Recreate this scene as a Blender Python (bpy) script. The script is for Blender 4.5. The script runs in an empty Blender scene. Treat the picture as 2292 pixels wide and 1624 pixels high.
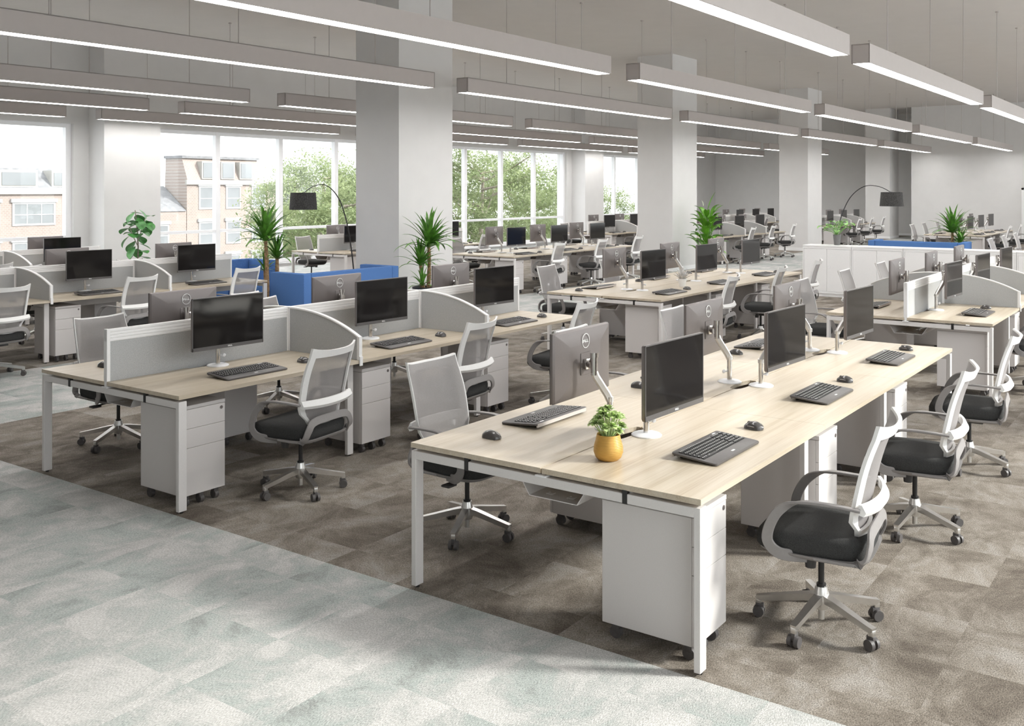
import bpy, bmesh, math, random
from mathutils import Vector, Matrix
random.seed(7)
PI = math.pi
sc = bpy.context.scene
C = sc.collection

# ---------------------------------------------------------------- camera, world, sun, exposure
TH = 0.621                                   # angle between the view and the desk rows
cam = bpy.data.cameras.new('camera'); camo = bpy.data.objects.new('camera', cam); C.objects.link(camo)
camo.location = (0, 0, 2.028); camo.rotation_euler = (PI/2, 0, TH-PI/2)
cam.sensor_width = 36; cam.lens = 36*2201.5/2292; cam.shift_y = -(812-424.4)/2292
cam.clip_start = 0.05; cam.clip_end = 400
sc.camera = camo
w = bpy.data.worlds.new('sky'); sc.world = w; w.use_nodes = True
bg = w.node_tree.nodes['Background']; bg.inputs[0].default_value = (0.97, 0.985, 1.0, 1); bg.inputs[1].default_value = 3.1
sun = bpy.data.lights.new('sun', 'SUN'); suno = bpy.data.objects.new('sun', sun); C.objects.link(suno)
sun.energy = 6.2; sun.angle = math.radians(9); sun.color = (1.0, 0.965, 0.91)
suno.rotation_euler = Vector((-0.50, 0.86, -0.56)).to_track_quat('-Z', 'Y').to_euler()
suno.location = (20, -20, 20)
vs = sc.view_settings
sc.display_settings.display_device = 'sRGB'
vs.view_transform = 'Standard'; vs.look = 'None'; vs.gamma = 1; vs.use_curve_mapping = False; vs.exposure = 0.12
cy = sc.cycles
cy.use_denoising = True; cy.max_bounces = 9; cy.diffuse_bounces = 7; cy.glossy_bounces = 3
cy.transparent_max_bounces = 12; cy.transmission_bounces = 3; cy.sample_clamp_indirect = 6
cy.caustics_reflective = False; cy.caustics_refractive = False
LAMP = 19.0                                    # brightness of the pendant diffusers

# ---------------------------------------------------------------- materials
M = {}
def nmat(name):
    m = bpy.data.materials.new(name); m.use_nodes = True; M[name] = m
    nt = m.node_tree; return m, nt, nt.nodes['Principled BSDF']
def node(nt, t, **kw):
    n = nt.nodes.new(t)
    for k, v in kw.items():
        if k.startswith('i_'): n.inputs[k[2:].replace('_', ' ')].default_value = v
        else: setattr(n, k, v)
    return n
def mat(name, col, rough=0.5, metal=0.0, var=0.0, scale=60, bump=0.0, spec=0.5, alpha=1.0, coat=0.0):
    m, nt, b = nmat(name); L = nt.links.new
    b.inputs['Base Color'].default_value = (*col, 1); b.inputs['Roughness'].default_value = rough
    b.inputs['Metallic'].default_value = metal; b.inputs['Specular IOR Level'].default_value = spec
    b.inputs['Alpha'].default_value = alpha; b.inputs['Coat Weight'].default_value = coat
    if var or bump:
        tc = node(nt, 'ShaderNodeTexCoord'); nz = node(nt, 'ShaderNodeTexNoise'); nz.inputs['Scale'].default_value = scale
        nz.inputs['Detail'].default_value = 3; L(tc.outputs['Object'], nz.inputs['Vector'])
        if var:
            mx = node(nt, 'ShaderNodeMix', data_type='RGBA')
            mx.inputs[6].default_value = tuple(max(0, c*(1-var)) for c in col)+(1,)
            mx.inputs[7].default_value = tuple(min(1, c*(1+var)) for c in col)+(1,)
            r = node(nt, 'ShaderNodeMapRange'); r.inputs[1].default_value = .32; r.inputs[2].default_value = .68
            L(nz.outputs[0], r.inputs[0]); L(r.outputs[0], mx.inputs[0]); L(mx.outputs[2], b.inputs['Base Color'])
        if bump:
            bp = node(nt, 'ShaderNodeBump'); bp.inputs['Strength'].default_value = bump; bp.inputs['Distance'].default_value = .002
            L(nz.outputs[0], bp.inputs['Height']); L(bp.outputs[0], b.inputs['Normal'])
    return m
mat('wall', (.68, .67, .665), .9, var=.015, scale=3)
mat('ceiling', (.66, .63, .61), .95, var=.012, scale=2)
mat('trim', (.86, .86, .87), .5, var=.01)
mat('frame_white', (.86, .86, .88), .45, var=.01)
mat('lamp_body', (.47, .43, .415), .6, var=.015, scale=8)
mat('metal_white', (.70, .675, .668), .42, var=.02, scale=200)
mat('pedestal', (.63, .60, .592), .45, var=.025, scale=250)
mat('screen_rail', (.84, .83, .83), .4, var=.01)
mat('chair_white', (.86, .85, .845), .38, var=.01)
mat('chair_grey', (.255, .24, .238), .42, var=.03)
mat('chair_dark', (.045, .043, .044), .45, var=.05)
mat('seat_fabric', (.043, .043, .043), .95, var=.45, scale=420, bump=.5, spec=.25)
mat('aluminium', (.82, .81, .80), .34, 1.0, var=.03, scale=30)
mat('chrome', (.70, .68, .66), .16, 1.0, var=.03, scale=30)
mat('black', (.018, .017, .017), .38, var=.1)
mat('rubber', (.085, .078, .078), .5, var=.1)
mat('monitor_back', (.20, .178, .175), .42, .35, var=.10, scale=700)
mat('bezel', (.095, .088, .087), .4, var=.05)
mat('display', (.010, .009, .009), .07, var=.05, spec=.36)
mat('logo', (.86, .86, .86), .3, var=.01)
mat('key', (.022, .021, .022), .4, var=.1)
mat('legend', (.75, .75, .75), .5, var=.02)
mat('underside', (.62, .58, .56), .4, var=.02)
mat('mouse', (.075, .07, .07), .22, var=.08, coat=.3)
mat('fabric', (.44, .445, .45), .95, var=.22, scale=260, bump=.3, spec=.2)
mat('sofa', (.085, .185, .43), .92, var=.22, scale=160, bump=.4, spec=.2)
mat('shade_cloth', (.05, .048, .047), .9, var=.45, scale=55)
mat('lamp_black', (.02, .02, .022), .3, var=.05)
mat('cabinet', (.84, .835, .84), .45, var=.01)
mat('pot_white', (.82, .82, .81), .4, var=.02)
mat('pot_black', (.025, .025, .027), .4, var=.05)
mat('pot_grey', (.16, .155, .155), .6, var=.08, scale=20)
mat('soil', (.05, .035, .025), .95, var=.4, scale=80, bump=.6)
mat('bark', (.30, .19, .10), .9, var=.45, scale=28, bump=.8)
mat('trunk_grey', (.30, .26, .22), .9, var=.3, scale=18, bump=.6)
mat('leaf_palm', (.10, .26, .035), .45, var=.45, scale=9)
mat('leaf_fig', (.075, .26, .065), .38, var=.35, scale=14)
mat('leaf_lily', (.13, .33, .03), .38, var=.35, scale=9)
mat('leaf_light', (.22, .45, .12), .45, var=.3, scale=14)
mat('leaf_succulent', (.50, .62, .28), .45, var=.3, scale=30)
mat('leaf_grey', (.60, .59, .58), .6, var=.25, scale=40)
mat('flower', (.88, .87, .80), .5, var=.03)
def mk_tree_leaf():
    m = bpy.data.materials.new('tree_leaf'); m.use_nodes = True; M['tree_leaf'] = m; nt = m.node_tree; nt.nodes.clear(); L = nt.links.new
    out = node(nt, 'ShaderNodeOutputMaterial'); d = node(nt, 'ShaderNodeBsdfDiffuse'); tl = node(nt, 'ShaderNodeBsdfTranslucent'); mx = node(nt, 'ShaderNodeMixShader'); mx.inputs[0].default_value = .45
    tc = node(nt, 'ShaderNodeTexCoord'); nz = node(nt, 'ShaderNodeTexNoise'); nz.inputs['Scale'].default_value = 1.1; nz.inputs['Detail'].default_value = 5
    cr = node(nt, 'ShaderNodeValToRGB'); e = cr.color_ramp.elements; e[0].position = .32; e[0].color = (.20, .25, .13, 1); e[1].position = .70; e[1].color = (.40, .45, .25, 1)
    L(tc.outputs['Object'], nz.inputs[0]); L(nz.outputs[0], cr.inputs[0])
    for b in (d, tl): L(cr.outputs[0], b.inputs[0])
    L(d.outputs[0], mx.inputs[1]); L(tl.outputs[0], mx.inputs[2]); L(mx.outputs[0], out.inputs[0])
mk_tree_leaf()
mat('roof_slate', (.19, .19, .20), .9, var=.2, scale=3)
mat('stone', (.33, .32, .30), .9, var=.08, scale=2)
mat('facade_white', (.74, .75, .75), .9, var=.05, scale=1)
mat('ext_frame', (.46, .46, .46), .6, var=.02)
mat('ext_glass', (.20, .21, .22), .12, var=.12, scale=.4)
mat('street', (.30, .30, .30), .95, var=.2, scale=1)
def mk_gold():
    m, nt, b = nmat('gold'); L = nt.links.new
    b.inputs['Base Color'].default_value = (.62, .36, .09, 1); b.inputs['Roughness'].default_value = .38; b.inputs['Metallic'].default_value = .35
    tc = node(nt, 'ShaderNodeTexCoord'); wv = node(nt, 'ShaderNodeTexWave', bands_direction='Z'); wv.inputs['Scale'].default_value = 45
    wv.inputs['Distortion'].default_value = 1.0
    L(tc.outputs['Object'], wv.inputs['Vector']); bp = node(nt, 'ShaderNodeBump'); bp.inputs['Strength'].default_value = .35; bp.inputs['Distance'].default_value = .002
    L(wv.outputs['Fac'], bp.inputs['Height']); L(bp.outputs[0], b.inputs['Normal'])
mk_gold()
def mk_clear(name, col, opac, rough, fres):
    m = bpy.data.materials.new(name); m.use_nodes = True; M[name] = m; nt = m.node_tree; nt.nodes.clear(); L = nt.links.new
    out = node(nt, 'ShaderNodeOutputMaterial'); tr = node(nt, 'ShaderNodeBsdfTransparent'); mx = node(nt, 'ShaderNodeMixShader')
    if fres:
        gl = node(nt, 'ShaderNodeBsdfGlossy'); gl.inputs['Roughness'].default_value = rough
        fr = node(nt, 'ShaderNodeLayerWeight'); fr.inputs['Blend'].default_value = .5
        pw = node(nt, 'ShaderNodeMath', operation='POWER'); pw.inputs[1].default_value = 4.0
        ml = node(nt, 'ShaderNodeMath', operation='MULTIPLY_ADD'); ml.inputs[1].default_value = .45; ml.inputs[2].default_value = .02
        tr.inputs[0].default_value = (*col, 1)
        L(fr.outputs['Facing'], pw.inputs[0]); L(pw.outputs[0], ml.inputs[0]); L(ml.outputs[0], mx.inputs[0]); L(gl.outputs[0], mx.inputs[2])
    else:
        d = node(nt, 'ShaderNodeBsdfPrincipled'); d.inputs['Base Color'].default_value = (*col, 1); d.inputs['Roughness'].default_value = rough
        tc = node(nt, 'ShaderNodeTexCoord'); nz = node(nt, 'ShaderNodeTexNoise'); nz.inputs['Scale'].default_value = 380
        r = node(nt, 'ShaderNodeMapRange'); r.inputs[1].default_value = .35; r.inputs[2].default_value = .65; r.inputs[3].default_value = opac-.06; r.inputs[4].default_value = opac+.06
        L(tc.outputs['Object'], nz.inputs['Vector']); L(nz.outputs[0], r.inputs[0]); L(r.outputs[0], mx.inputs[0]); L(d.outputs[0], mx.inputs[2])
    L(tr.outputs[0], mx.inputs[1]); L(mx.outputs[0], out.inputs[0])
mk_clear('glass', (.97, .985, .98), 0, .02, True)
mk_clear('chair_mesh', (.33, .31, .31), .74, .6, False)
def mk_lamp():
    m, nt, b = nmat('lamp_glow')
    b.inputs['Base Color'].default_value = (.9, .9, .9, 1); b.inputs['Emission Color'].default_value = (1, .985, .96, 1); b.inputs['Emission Strength'].default_value = LAMP
mk_lamp()
def mk_wood(name, axis):
    m, nt, b = nmat(name); L = nt.links.new
    tc = node(nt, 'ShaderNodeTexCoord'); geo = node(nt, 'ShaderNodeNewGeometry')
    mp = node(nt, 'ShaderNodeMapping'); mp.inputs['Scale'].default_value = (.7, 20, 20); L(geo.outputs['Position'], mp.inputs[0])
    n1 = node(nt, 'ShaderNodeTexNoise'); n1.inputs['Scale'].default_value = 1.0; n1.inputs['Detail'].default_value = 6; n1.inputs['Distortion'].default_value = .8; L(mp.outputs[0], n1.inputs[0])
    mp2 = node(nt, 'ShaderNodeMapping'); mp2.inputs['Scale'].default_value = (1.4, 150, 150); L(geo.outputs['Position'], mp2.inputs[0])
    n2 = node(nt, 'ShaderNodeTexNoise'); n2.inputs['Scale'].default_value = 1.0; n2.inputs['Detail'].default_value = 2; L(mp2.outputs[0], n2.inputs[0])
    mp3 = node(nt, 'ShaderNodeMapping'); mp3.inputs['Scale'].default_value = (.8, 6, 6); mp3.inputs['Location'].default_value = (3, 5, 1); L(geo.outputs['Position'], mp3.inputs[0])
    n3 = node(nt, 'ShaderNodeTexNoise'); n3.inputs['Scale'].default_value = 1.0; n3.inputs['Detail'].default_value = 4; n3.inputs['Distortion'].default_value = 1.2; L(mp3.outputs[0], n3.inputs[0])
    cr = node(nt, 'ShaderNodeValToRGB'); e = cr.color_ramp.elements
    e[0].position = .37; e[0].color = (.44, .36, .265, 1); e[1].position = .62; e[1].color = (.59, .52, .425, 1)
    k = cr.color_ramp.elements.new(.47); k.color = (.52, .445, .345, 1)
    a = node(nt, 'ShaderNodeMath', operation='MULTIPLY_ADD'); a.inputs[1].default_value = .35; L(n2.outputs[0], a.inputs[0])
    s = node(nt, 'ShaderNodeMath', operation='MULTIPLY_ADD'); s.inputs[1].default_value = .40; L(n1.outputs[0], s.inputs[0]); 
    s2 = node(nt, 'ShaderNodeMath', operation='MULTIPLY'); s2.inputs[1].default_value = .27; L(n3.outputs[0], s2.inputs[0])
    L(s2.outputs[0], s.inputs[2]); L(s.outputs[0], a.inputs[2]); L(a.outputs[0], cr.inputs[0]); L(cr.outputs[0], b.inputs['Base Color'])
    b.inputs['Roughness'].default_value = .36
mk_wood('wood', 0)
def mk_carpet(name, cols, tile, along, weave):
    m, nt, b = nmat(name); L = nt.links.new
    geo = node(nt, 'ShaderNodeNewGeometry')
    ds = node(nt, 'ShaderNodeVectorMath', operation='DIVIDE'); ds.inputs[1].default_value = (tile[0], tile[1], 1); L(geo.outputs['Position'], ds.inputs[0])
    off = node(nt, 'ShaderNodeVectorMath', operation='ADD'); off.inputs[1].default_value = (0, .12, .5); L(ds.outputs[0], off.inputs[0])
    fl = node(nt, 'ShaderNodeVectorMath', operation='FLOOR'); L(off.outputs[0], fl.inputs[0])
    wn = node(nt, 'ShaderNodeTexWhiteNoise', noise_dimensions='3D'); L(fl.outputs[0], wn.inputs['Vector'])
    # each tile shifts the cloud pattern so that joints show as in a tiled carpet
    sh = node(nt, 'ShaderNodeVectorMath', operation='SCALE'); sh.inputs['Scale'].default_value = 7.0; L(wn.outputs['Color'], sh.inputs[0])
    ad = node(nt, 'ShaderNodeVectorMath', operation='ADD'); L(geo.outputs['Position'], ad.inputs[0]); L(sh.outputs[0], ad.inputs[1])
    mp = node(nt, 'ShaderNodeMapping'); mp.inputs['Scale'].default_value = along; L(ad.outputs[0], mp.inputs[0])
    n1 = node(nt, 'ShaderNodeTexNoise'); n1.inputs['Scale'].default_value = 1; n1.inputs['Detail'].default_value = 8; n1.inputs['Roughness'].default_value = .70; n1.inputs['Distortion'].default_value = .5; L(mp.outputs[0], n1.inputs[0])
    mxf = node(nt, 'ShaderNodeMath', operation='MULTIPLY_ADD'); mxf.inputs[1].default_value = .085; L(wn.outputs['Value'], mxf.inputs[0])
    s1 = node(nt, 'ShaderNodeMath', operation='MULTIPLY'); s1.inputs[1].default_value = .985; L(n1.outputs[0], s1.inputs[0]); L(s1.outputs[0], mxf.inputs[2])
    cr = node(nt, 'ShaderNodeValToRGB'); e = cr.color_ramp.elements
    e[0].position = cols[0][0]; e[0].color = (*cols[0][1], 1); e[1].position = cols[-1][0]; e[1].color = (*cols[-1][1], 1)
    for p, c in cols[1:-1]:
        k = e.new(p); k.color = (*c, 1)
    L(mxf.outputs[0], cr.inputs[0])
    rot = node(nt, 'ShaderNodeMapping'); rot.inputs['Rotation'].default_value = (0, 0, .7); rot.inputs['Scale'].default_value = (90, 210, 1); L(geo.outputs['Position'], rot.inputs[0])
    n2 = node(nt, 'ShaderNodeTexNoise'); n2.inputs['Scale'].default_value = 1.0; n2.inputs['Detail'].default_value = 2; L(rot.outputs[0], n2.inputs[0])
    r2 = node(nt, 'ShaderNodeMapRange'); r2.inputs[1].default_value = .3; r2.inputs[2].default_value = .7; r2.inputs[3].default_value = 1-weave; r2.inputs[4].default_value = 1+weave; L(n2.outputs[0], r2.inputs[0])
    mu = node(nt, 'ShaderNodeVectorMath', operation='SCALE'); L(cr.outputs[0], mu.inputs[0]); L(r2.outputs[0], mu.inputs['Scale']); L(mu.outputs[0], b.inputs['Base Color'])
    bp = node(nt, 'ShaderNodeBump'); bp.inputs['Strength'].default_value = .5; bp.inputs['Distance'].default_value = .004; L(n2.outputs[0], bp.inputs['Height']); L(bp.outputs[0], b.inputs['Normal'])
    b.inputs['Roughness'].default_value = .95; b.inputs['Specular IOR Level'].default_value = .15
mk_carpet('carpet_aisle', [(.36, (.29, .305, .295)), (.46, (.385, .415, .402)), (.53, (.43, .438, .428)), (.60, (.51, .505, .495)), (.74, (.60, .585, .575))], (.5, .5), (2.0, 3.0, 1), .30)
mk_carpet('carpet_brown', [(.36, (.125, .105, .088)), (.47, (.185, .160, .135)), (.56, (.25, .222, .192)), (.70, (.33, .305, .28))], (.5, .5), (2.2, 3.0, 1), .42)
def mk_brick():
    m, nt, b = nmat('brick'); L = nt.links.new
    tc = node(nt, 'ShaderNodeTexCoord'); mp = node(nt, 'ShaderNodeMapping'); mp.inputs['Rotation'].default_value = (PI/2, 0, 0); L(tc.outputs['Object'], mp.inputs[0])
    br = node(nt, 'ShaderNodeTexBrick'); br.inputs['Color1'].default_value = (.27, .205, .18, 1); br.inputs['Color2'].default_value = (.22, .165, .145, 1); br.inputs['Mortar'].default_value = (.34, .31, .29, 1)
    br.inputs['Scale'].default_value = 2.2; br.inputs['Mortar Size'].default_value = .03; L(mp.outputs[0], br.inputs[0]); 
    nz = node(nt, 'ShaderNodeTexNoise'); nz.inputs['Scale'].default_value = 1.4; nz.inputs['Detail'].default_value = 5; L(tc.outputs['Object'], nz.inputs[0])
    mx = node(nt, 'ShaderNodeMix', data_type='RGBA', blend_type='MIX'); mx.inputs[7].default_value = (.32, .275, .25, 1); L(nz.outputs[0], mx.inputs[0]); L(br.outputs[0], mx.inputs[6]); L(mx.outputs[2], b.inputs['Base Color'])
    b.inputs['Roughness'].default_value = .95
mk_brick()

# ---------------------------------------------------------------- mesh helpers
class MB:
    def __init__(s): s.bm = bmesh.new()
    def box(s, x0, x1, y0, y1, z0, z1, bev=0, seg=2, mtx=None):
        m = Matrix.Translation(((x0+x1)/2, (y0+y1)/2, (z0+z1)/2)) @ Matrix.Diagonal((abs(x1-x0), abs(y1-y0), abs(z1-z0), 1))
        if mtx: m = mtx @ m
        r = bmesh.ops.create_cube(s.bm, size=1, matrix=m); vs_ = r['verts']
        if bev:
            es = list({e for v in vs_ for e in v.link_edges})
            bmesh.ops.bevel(s.bm, geom=es, offset=bev, segments=seg, profile=.5, affect='EDGES')
        return s
    def cyl(s, p0, p1, r0, r1=None, n=16, caps=True):
        p0 = Vector(p0); p1 = Vector(p1); d = p1-p0; r1 = r0 if r1 is None else r1
        m = Matrix.Translation((p0+p1)/2) @ d.to_track_quat('Z', 'Y').to_matrix().to_4x4()
        bmesh.ops.create_cone(s.bm, cap_ends=caps, segments=n, radius1=r0, radius2=r1, depth=d.length, matrix=m); return s
    def ball(s, c, r, sub=2, sx=(1, 1, 1)):
        bmesh.ops.create_icosphere(s.bm, subdivisions=sub, radius=r, matrix=Matrix.Translation(c) @ Matrix.Diagonal((*sx, 1))); return s
    def grid(s, rows, closed_u=False, closed_v=False):
        vv = [[s.bm.verts.new(p) for p in r] for r in rows]; nr = len(vv); nc = len(vv[0])
        for i in range(nr if closed_v else nr-1):
            for j in range(nc if closed_u else nc-1):
                a = vv[i][j]; b = vv[i][(j+1) % nc]; c = vv[(i+1) % nr][(j+1) % nc]; d = vv[(i+1) % nr][j]
                try: s.bm.faces.new((a, b, c, d))
                except ValueError: pass
        return vv
    def lathe(s, prof, n=24, c=(0, 0, 0)):
        rows = [[(c[0]+r*math.cos(2*PI*j/n), c[1]+r*math.sin(2*PI*j/n), c[2]+z) for j in range(n)] for r, z in prof]
        vv = s.grid(rows, closed_u=True)
        for row, flip in ((vv[0], True), (vv[-1], False)):
            try: s.bm.faces.new(row[::-1] if flip else row)
            except ValueError: pass
        return s
    def prism(s, pts, axis, a0, a1):
        def P(p, a): return {'x': (a, p[0], p[1]), 'y': (p[0], a, p[1]), 'z': (p[0], p[1], a)}[axis]
        v0 = [s.bm.verts.new(P(p, a0)) for p in pts]; v1 = [s.bm.verts.new(P(p, a1)) for p in pts]; n = len(pts)
        s.bm.faces.new(v0[::-1]); s.bm.faces.new(v1)
        for i in range(n): s.bm.faces.new((v0[i], v0[(i+1) % n], v1[(i+1) % n], v1[i]))
        return s
    def sweep(s, path, prof, ups=None, cap=True):
        # sweep rectangle/ellipse profile [(a,b)...] (callable of t or list) along path; a along side, b along up
        P = [Vector(p) for p in path]; rows = []; n = len(P)
        for i, p in enumerate(P):
            t = (P[min(i+1, n-1)]-P[max(i-1, 0)]).normalized()
            up = Vector(ups[i] if isinstance(ups, list) else (ups or (0, 0, 1)))
            side = t.cross(up)
            if side.length < 1e-4: side = Vector((1, 0, 0))
            side.normalize(); u = side.cross(t).normalized()
            pr = prof(i/(n-1)) if callable(prof) else prof
            rows.append([p+side*a+u*b for a, b in pr])
        vv = s.grid(rows, closed_u=True)
        if cap:
            try: s.bm.faces.new(vv[0][::-1]); s.bm.faces.new(vv[-1])
            except ValueError: pass
        return s
    def tube(s, path, r, n=8):
        f = (lambda t: [(( r(t) if callable(r) else r)*math.cos(2*PI*k/n), (r(t) if callable(r) else r)*math.sin(2*PI*k/n)) for k in range(n)])
        return s.sweep(path, f, ups=(.013, .027, 1) )
    def tri(s, pts):
        try: s.bm.faces.new([s.bm.verts.new(p) for p in pts])
        except ValueError: pass
    def build(s, name, material, parent=None, smooth=35, loc=None):
        bmesh.ops.recalc_face_normals(s.bm, faces=s.bm.faces)
        me = bpy.data.meshes.new(name); s.bm.to_mesh(me); s.bm.free()
        me.materials.append(M[material])
        if smooth: me.shade_smooth(); me.set_sharp_from_angle(angle=math.radians(smooth))
        o = bpy.data.objects.new(name, me); C.objects.link(o)
        if parent: o.parent = parent
        if loc: o.location = loc
        return o
def rect(w, h, b=0):
    w /= 2; h /= 2
    if not b: return [(-w, -h), (w, -h), (w, h), (-w, h)]
    return [(-w+b, -h), (w-b, -h), (w, -h+b), (w, h-b), (w-b, h), (-w+b, h), (-w, h-b), (-w, -h+b)]
def smooth_path(pts, n=6):
    P = [Vector(p) for p in pts]; out = []
    for i in range(len(P)-1):
        p0 = P[max(i-1, 0)]; p1 = P[i]; p2 = P[i+1]; p3 = P[min(i+2, len(P)-1)]
        for k in range(n):
            t = k/n
            out.append(.5*((2*p1)+(p2-p0)*t+(2*p0-5*p1+4*p2-p3)*t*t+(3*p1-p0-3*p2+p3)*t**3))
    out.append(P[-1]); return out
def thing(name, label, cat, loc=(0, 0, 0), rz=0, group=None):
    o = bpy.data.objects.new(name, None); C.objects.link(o); o.empty_display_size = .1
    o.location = loc; o.rotation_euler = (0, 0, rz); o['label'] = label; o['category'] = cat
    if group: o['group'] = group
    return o
def tag(o, label, cat, group=None):
    o['label'] = label; o['category'] = cat
    if group: o['group'] = group
    return o
def struct(o):
    o['kind'] = 'structure'; return o
def copy_tree(o, parent=None):
    c = o.copy(); C.objects.link(c)
    if parent: c.parent = parent
    for ch in o.children: copy_tree(ch, c)
    return c
PROTO = {}; KEYS = {}
def place(kind, maker, label, loc, rz, key=None):
    if kind not in PROTO: o = PROTO[kind] = maker()
    else: o = copy_tree(PROTO[kind])
    o.location = loc; o.rotation_euler = (0, 0, rz); o['label'] = label
    KEYS[key] = o.name
    return o
SKIP = {('lamp', 0, 3), ('lamp', 0, 4)}        # repeats the photo shows nothing of: outside the frame or behind other things
for _e in ('arm:G:0L,0R arm:H:0L,0R,1L,1R arm:N:0L arm:S:0L,0R,1L,1R,2L,2R arm:V:2L,2R arm:W:1L,1R,2L chair:E:1L chair:F:0L,1L,2L chair:G:0L chair:H:0L,0R,1L,2L,2R chair:J:0L,1L,2L,2R chair:N:0L,1L,2L chair:S:0R,1R,2R chair:V:1R,2L,2R chair:W:0R,1L,1R,2L divider:F:1L divider:H:1L,1R,2L divider:J:2L divider:V:1L,2L,2R divider:W:1L,1R,2L,2R keyboard:F:0L,1L,2L keyboard:G:0L,0R,1L,2L keyboard:H:0L,0R,1L,1R,2L,2R keyboard:J:0L,0R,1L,2L keyboard:N:0L,1L,2L keyboard:S:0L,0R,1L,1R,2L,2R keyboard:V:1L,1R,2L,2R keyboard:W:1L,1R,2L monitor:G:0L,0R monitor:H:0L,0R,1L,1R monitor:N:0L monitor:S:0L,0R,1L,1R,2L,2R monitor:V:2L,2R monitor:W:1L,1R,2L mouse:F:0L,1L,2L mouse:G:0L,1L,2L mouse:H:0L,0R,1L,1R,2L,2R mouse:J:0L,0R,1L,2L,2R mouse:N:0L,1L,2L mouse:S:0L,0R,1L,1R,2L,2R mouse:V:0L,1L,1R,2L,2R mouse:W:0R,1L,1R,2L pedestal:F:0L,2L pedestal:G:0L,0R,2L,2R pedestal:H:0L,0R,1L,1R,2L pedestal:J:0L,0R,1L,1R,2L pedestal:N:0L,2L pedestal:R:1L,2L pedestal:S:0L,0R,1L,1R,2L,2R pedestal:V:2L,2R pedestal:W:0L,1L,1R,2L').split():
    _a, _b, _c = _e.split(':')
    SKIP |= {(_a, _b, int(q[0]), q[1]) for q in _c.split(',')}

# ---------------------------------------------------------------- room shell
CEIL = 5.40; YW = 20.2; YR = -3.2; XB = -7.0; XE = 45.6; XF = 42.2
def sbox(name, m, *a, bev=0, parent=None):
    o = MB().box(*a, bev=bev).build(name, m, parent, smooth=0)
    return struct(o) if not parent else o
fl = struct(bpy.data.objects.new('floor', None)); C.objects.link(fl)
BX = 3.765
sbox('carpet_aisle', 'carpet_aisle', XB, BX, YR, YW, -.2, 0, parent=fl)
sbox('carpet_aisle', 'carpet_aisle', BX, XE, 8.57, 10.93, -.2, 0, parent=fl)
sbox('carpet_brown', 'carpet_brown', BX, XE, YR, 8.57, -.2, 0, parent=fl)
sbox('carpet_brown', 'carpet_brown', BX, XE, 10.93, 17.2, -.2, 0, parent=fl)
sbox('carpet_aisle', 'carpet_aisle', BX, XE, 17.2, YW+.1, -.2, 0, parent=fl)
sbox('ceiling', 'ceiling', XB-.4, XE+.4, YR-.4, YW+.5, CEIL, CEIL+.3)
sbox('wall_back', 'wall', XB-.3, XB, YR, YW, 0, CEIL)
sbox('wall_far', 'wall', XF, XF+.3, YR, 10.12, 0, CEIL)
sbox('wall_end', 'wall', XE, XE+.3, 10.12, YW+.4, 0, CEIL)
sbox('wall_return', 'wall', XF+.3, XE, 9.9, 10.12, 0, CEIL)
# door in the far wall
dr = MB().box(XF-.03, XF, 5.0, 6.07, 0, 2.1).box(XF-.05, XF, 5.99, 6.07, 0, 2.1).box(XF-.05, XF, 5.0, 5.08, 0, 2.1).box(XF-.05, XF, 5.0, 6.07, 2.02, 2.1).build('door_1', 'trim', None, 0); struct(dr)
MB().cyl((XF-.09, 5.16, 1.02), (XF-.03, 5.16, 1.02), .012).box(XF-.1, XF-.08, 5.13, 5.28, 1.01, 1.03).build('door_handle', 'chrome', dr)
# window wall (left) with four bays, pilasters between them
bays = [(3.7, 11.85), (13.7, 21.85), (23.7, 31.85), (33.7, 41.85)]
HEAD = 3.46; SILL = .10
wl = MB(); xs = [XB]+[v for b in bays for v in b]+[XE]
for i in range(0, len(xs), 2): wl.box(xs[i], xs[i+1], YW, YW+.45, 0, CEIL)
for a, b in bays: wl.box(a, b, YW, YW+.45, HEAD, CEIL).box(a, b, YW, YW+.45, -.2, SILL)
struct(wl.build('wall_left', 'wall', None, 0))
n = 1
for a, b in bays:
    f = MB(); k = 4; p = (b-a)/k
    for j in range(k+1):
        x = a+j*p; hw = .065 if 0 < j < k else .06; x = min(max(x, a+hw), b-hw)
        f.box(x-hw, x+hw, YW+.10, YW+.24, SILL, HEAD)
    for z, h in ((SILL, .09), (.96, .07), (HEAD-.08, .08)): f.box(a, b, YW+.11, YW+.23, z, z+h)
    fo = struct(f.build('window_%d' % n, 'frame_white', None, 0)); n += 1
    for j in range(k):
        for z0, z1 in ((SILL+.09, .96), (1.03, HEAD-.08)):
            MB().box(a+j*p+.05, a+(j+1)*p-.05, YW+.165, YW+.175, z0, z1).build('pane', 'glass', fo, 0)
    MB().box(a-.02, b+.02, YW-.06, YW+.10, SILL-.03, SILL, bev=.004).build('sill', 'trim', fo, 0)
for i, x in enumerate((2.2, 12.2, 22.2, 32.2)):
    sbox('wall_pilaster_%d' % (i+1), 'wall', x, x+1.4, 19.6, YW+.01, 0, CEIL)
    sbox('baseboard_pilaster_%d' % (i+1), 'trim', x-.012, x+1.412, 19.588, YW, 0, .1)
for i, x in enumerate((12.1, 22.15, 32.1, 42.12)):
    sbox('wall_column_%d' % (i+1), 'wall', x, x+1.40, 10.95, 11.93, 0, CEIL)
    sbox('baseboard_column_%d' % (i+1), 'trim', x-.012, x+1.412, 10.938, 11.942, 0, .10)
sbox('baseboard_far', 'trim', XF-.012, XF, YR, 4.99, 0, .1)
sbox('baseboard_end', 'trim', XE-.012, XE, 10.12, YW, 0, .1)
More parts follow.
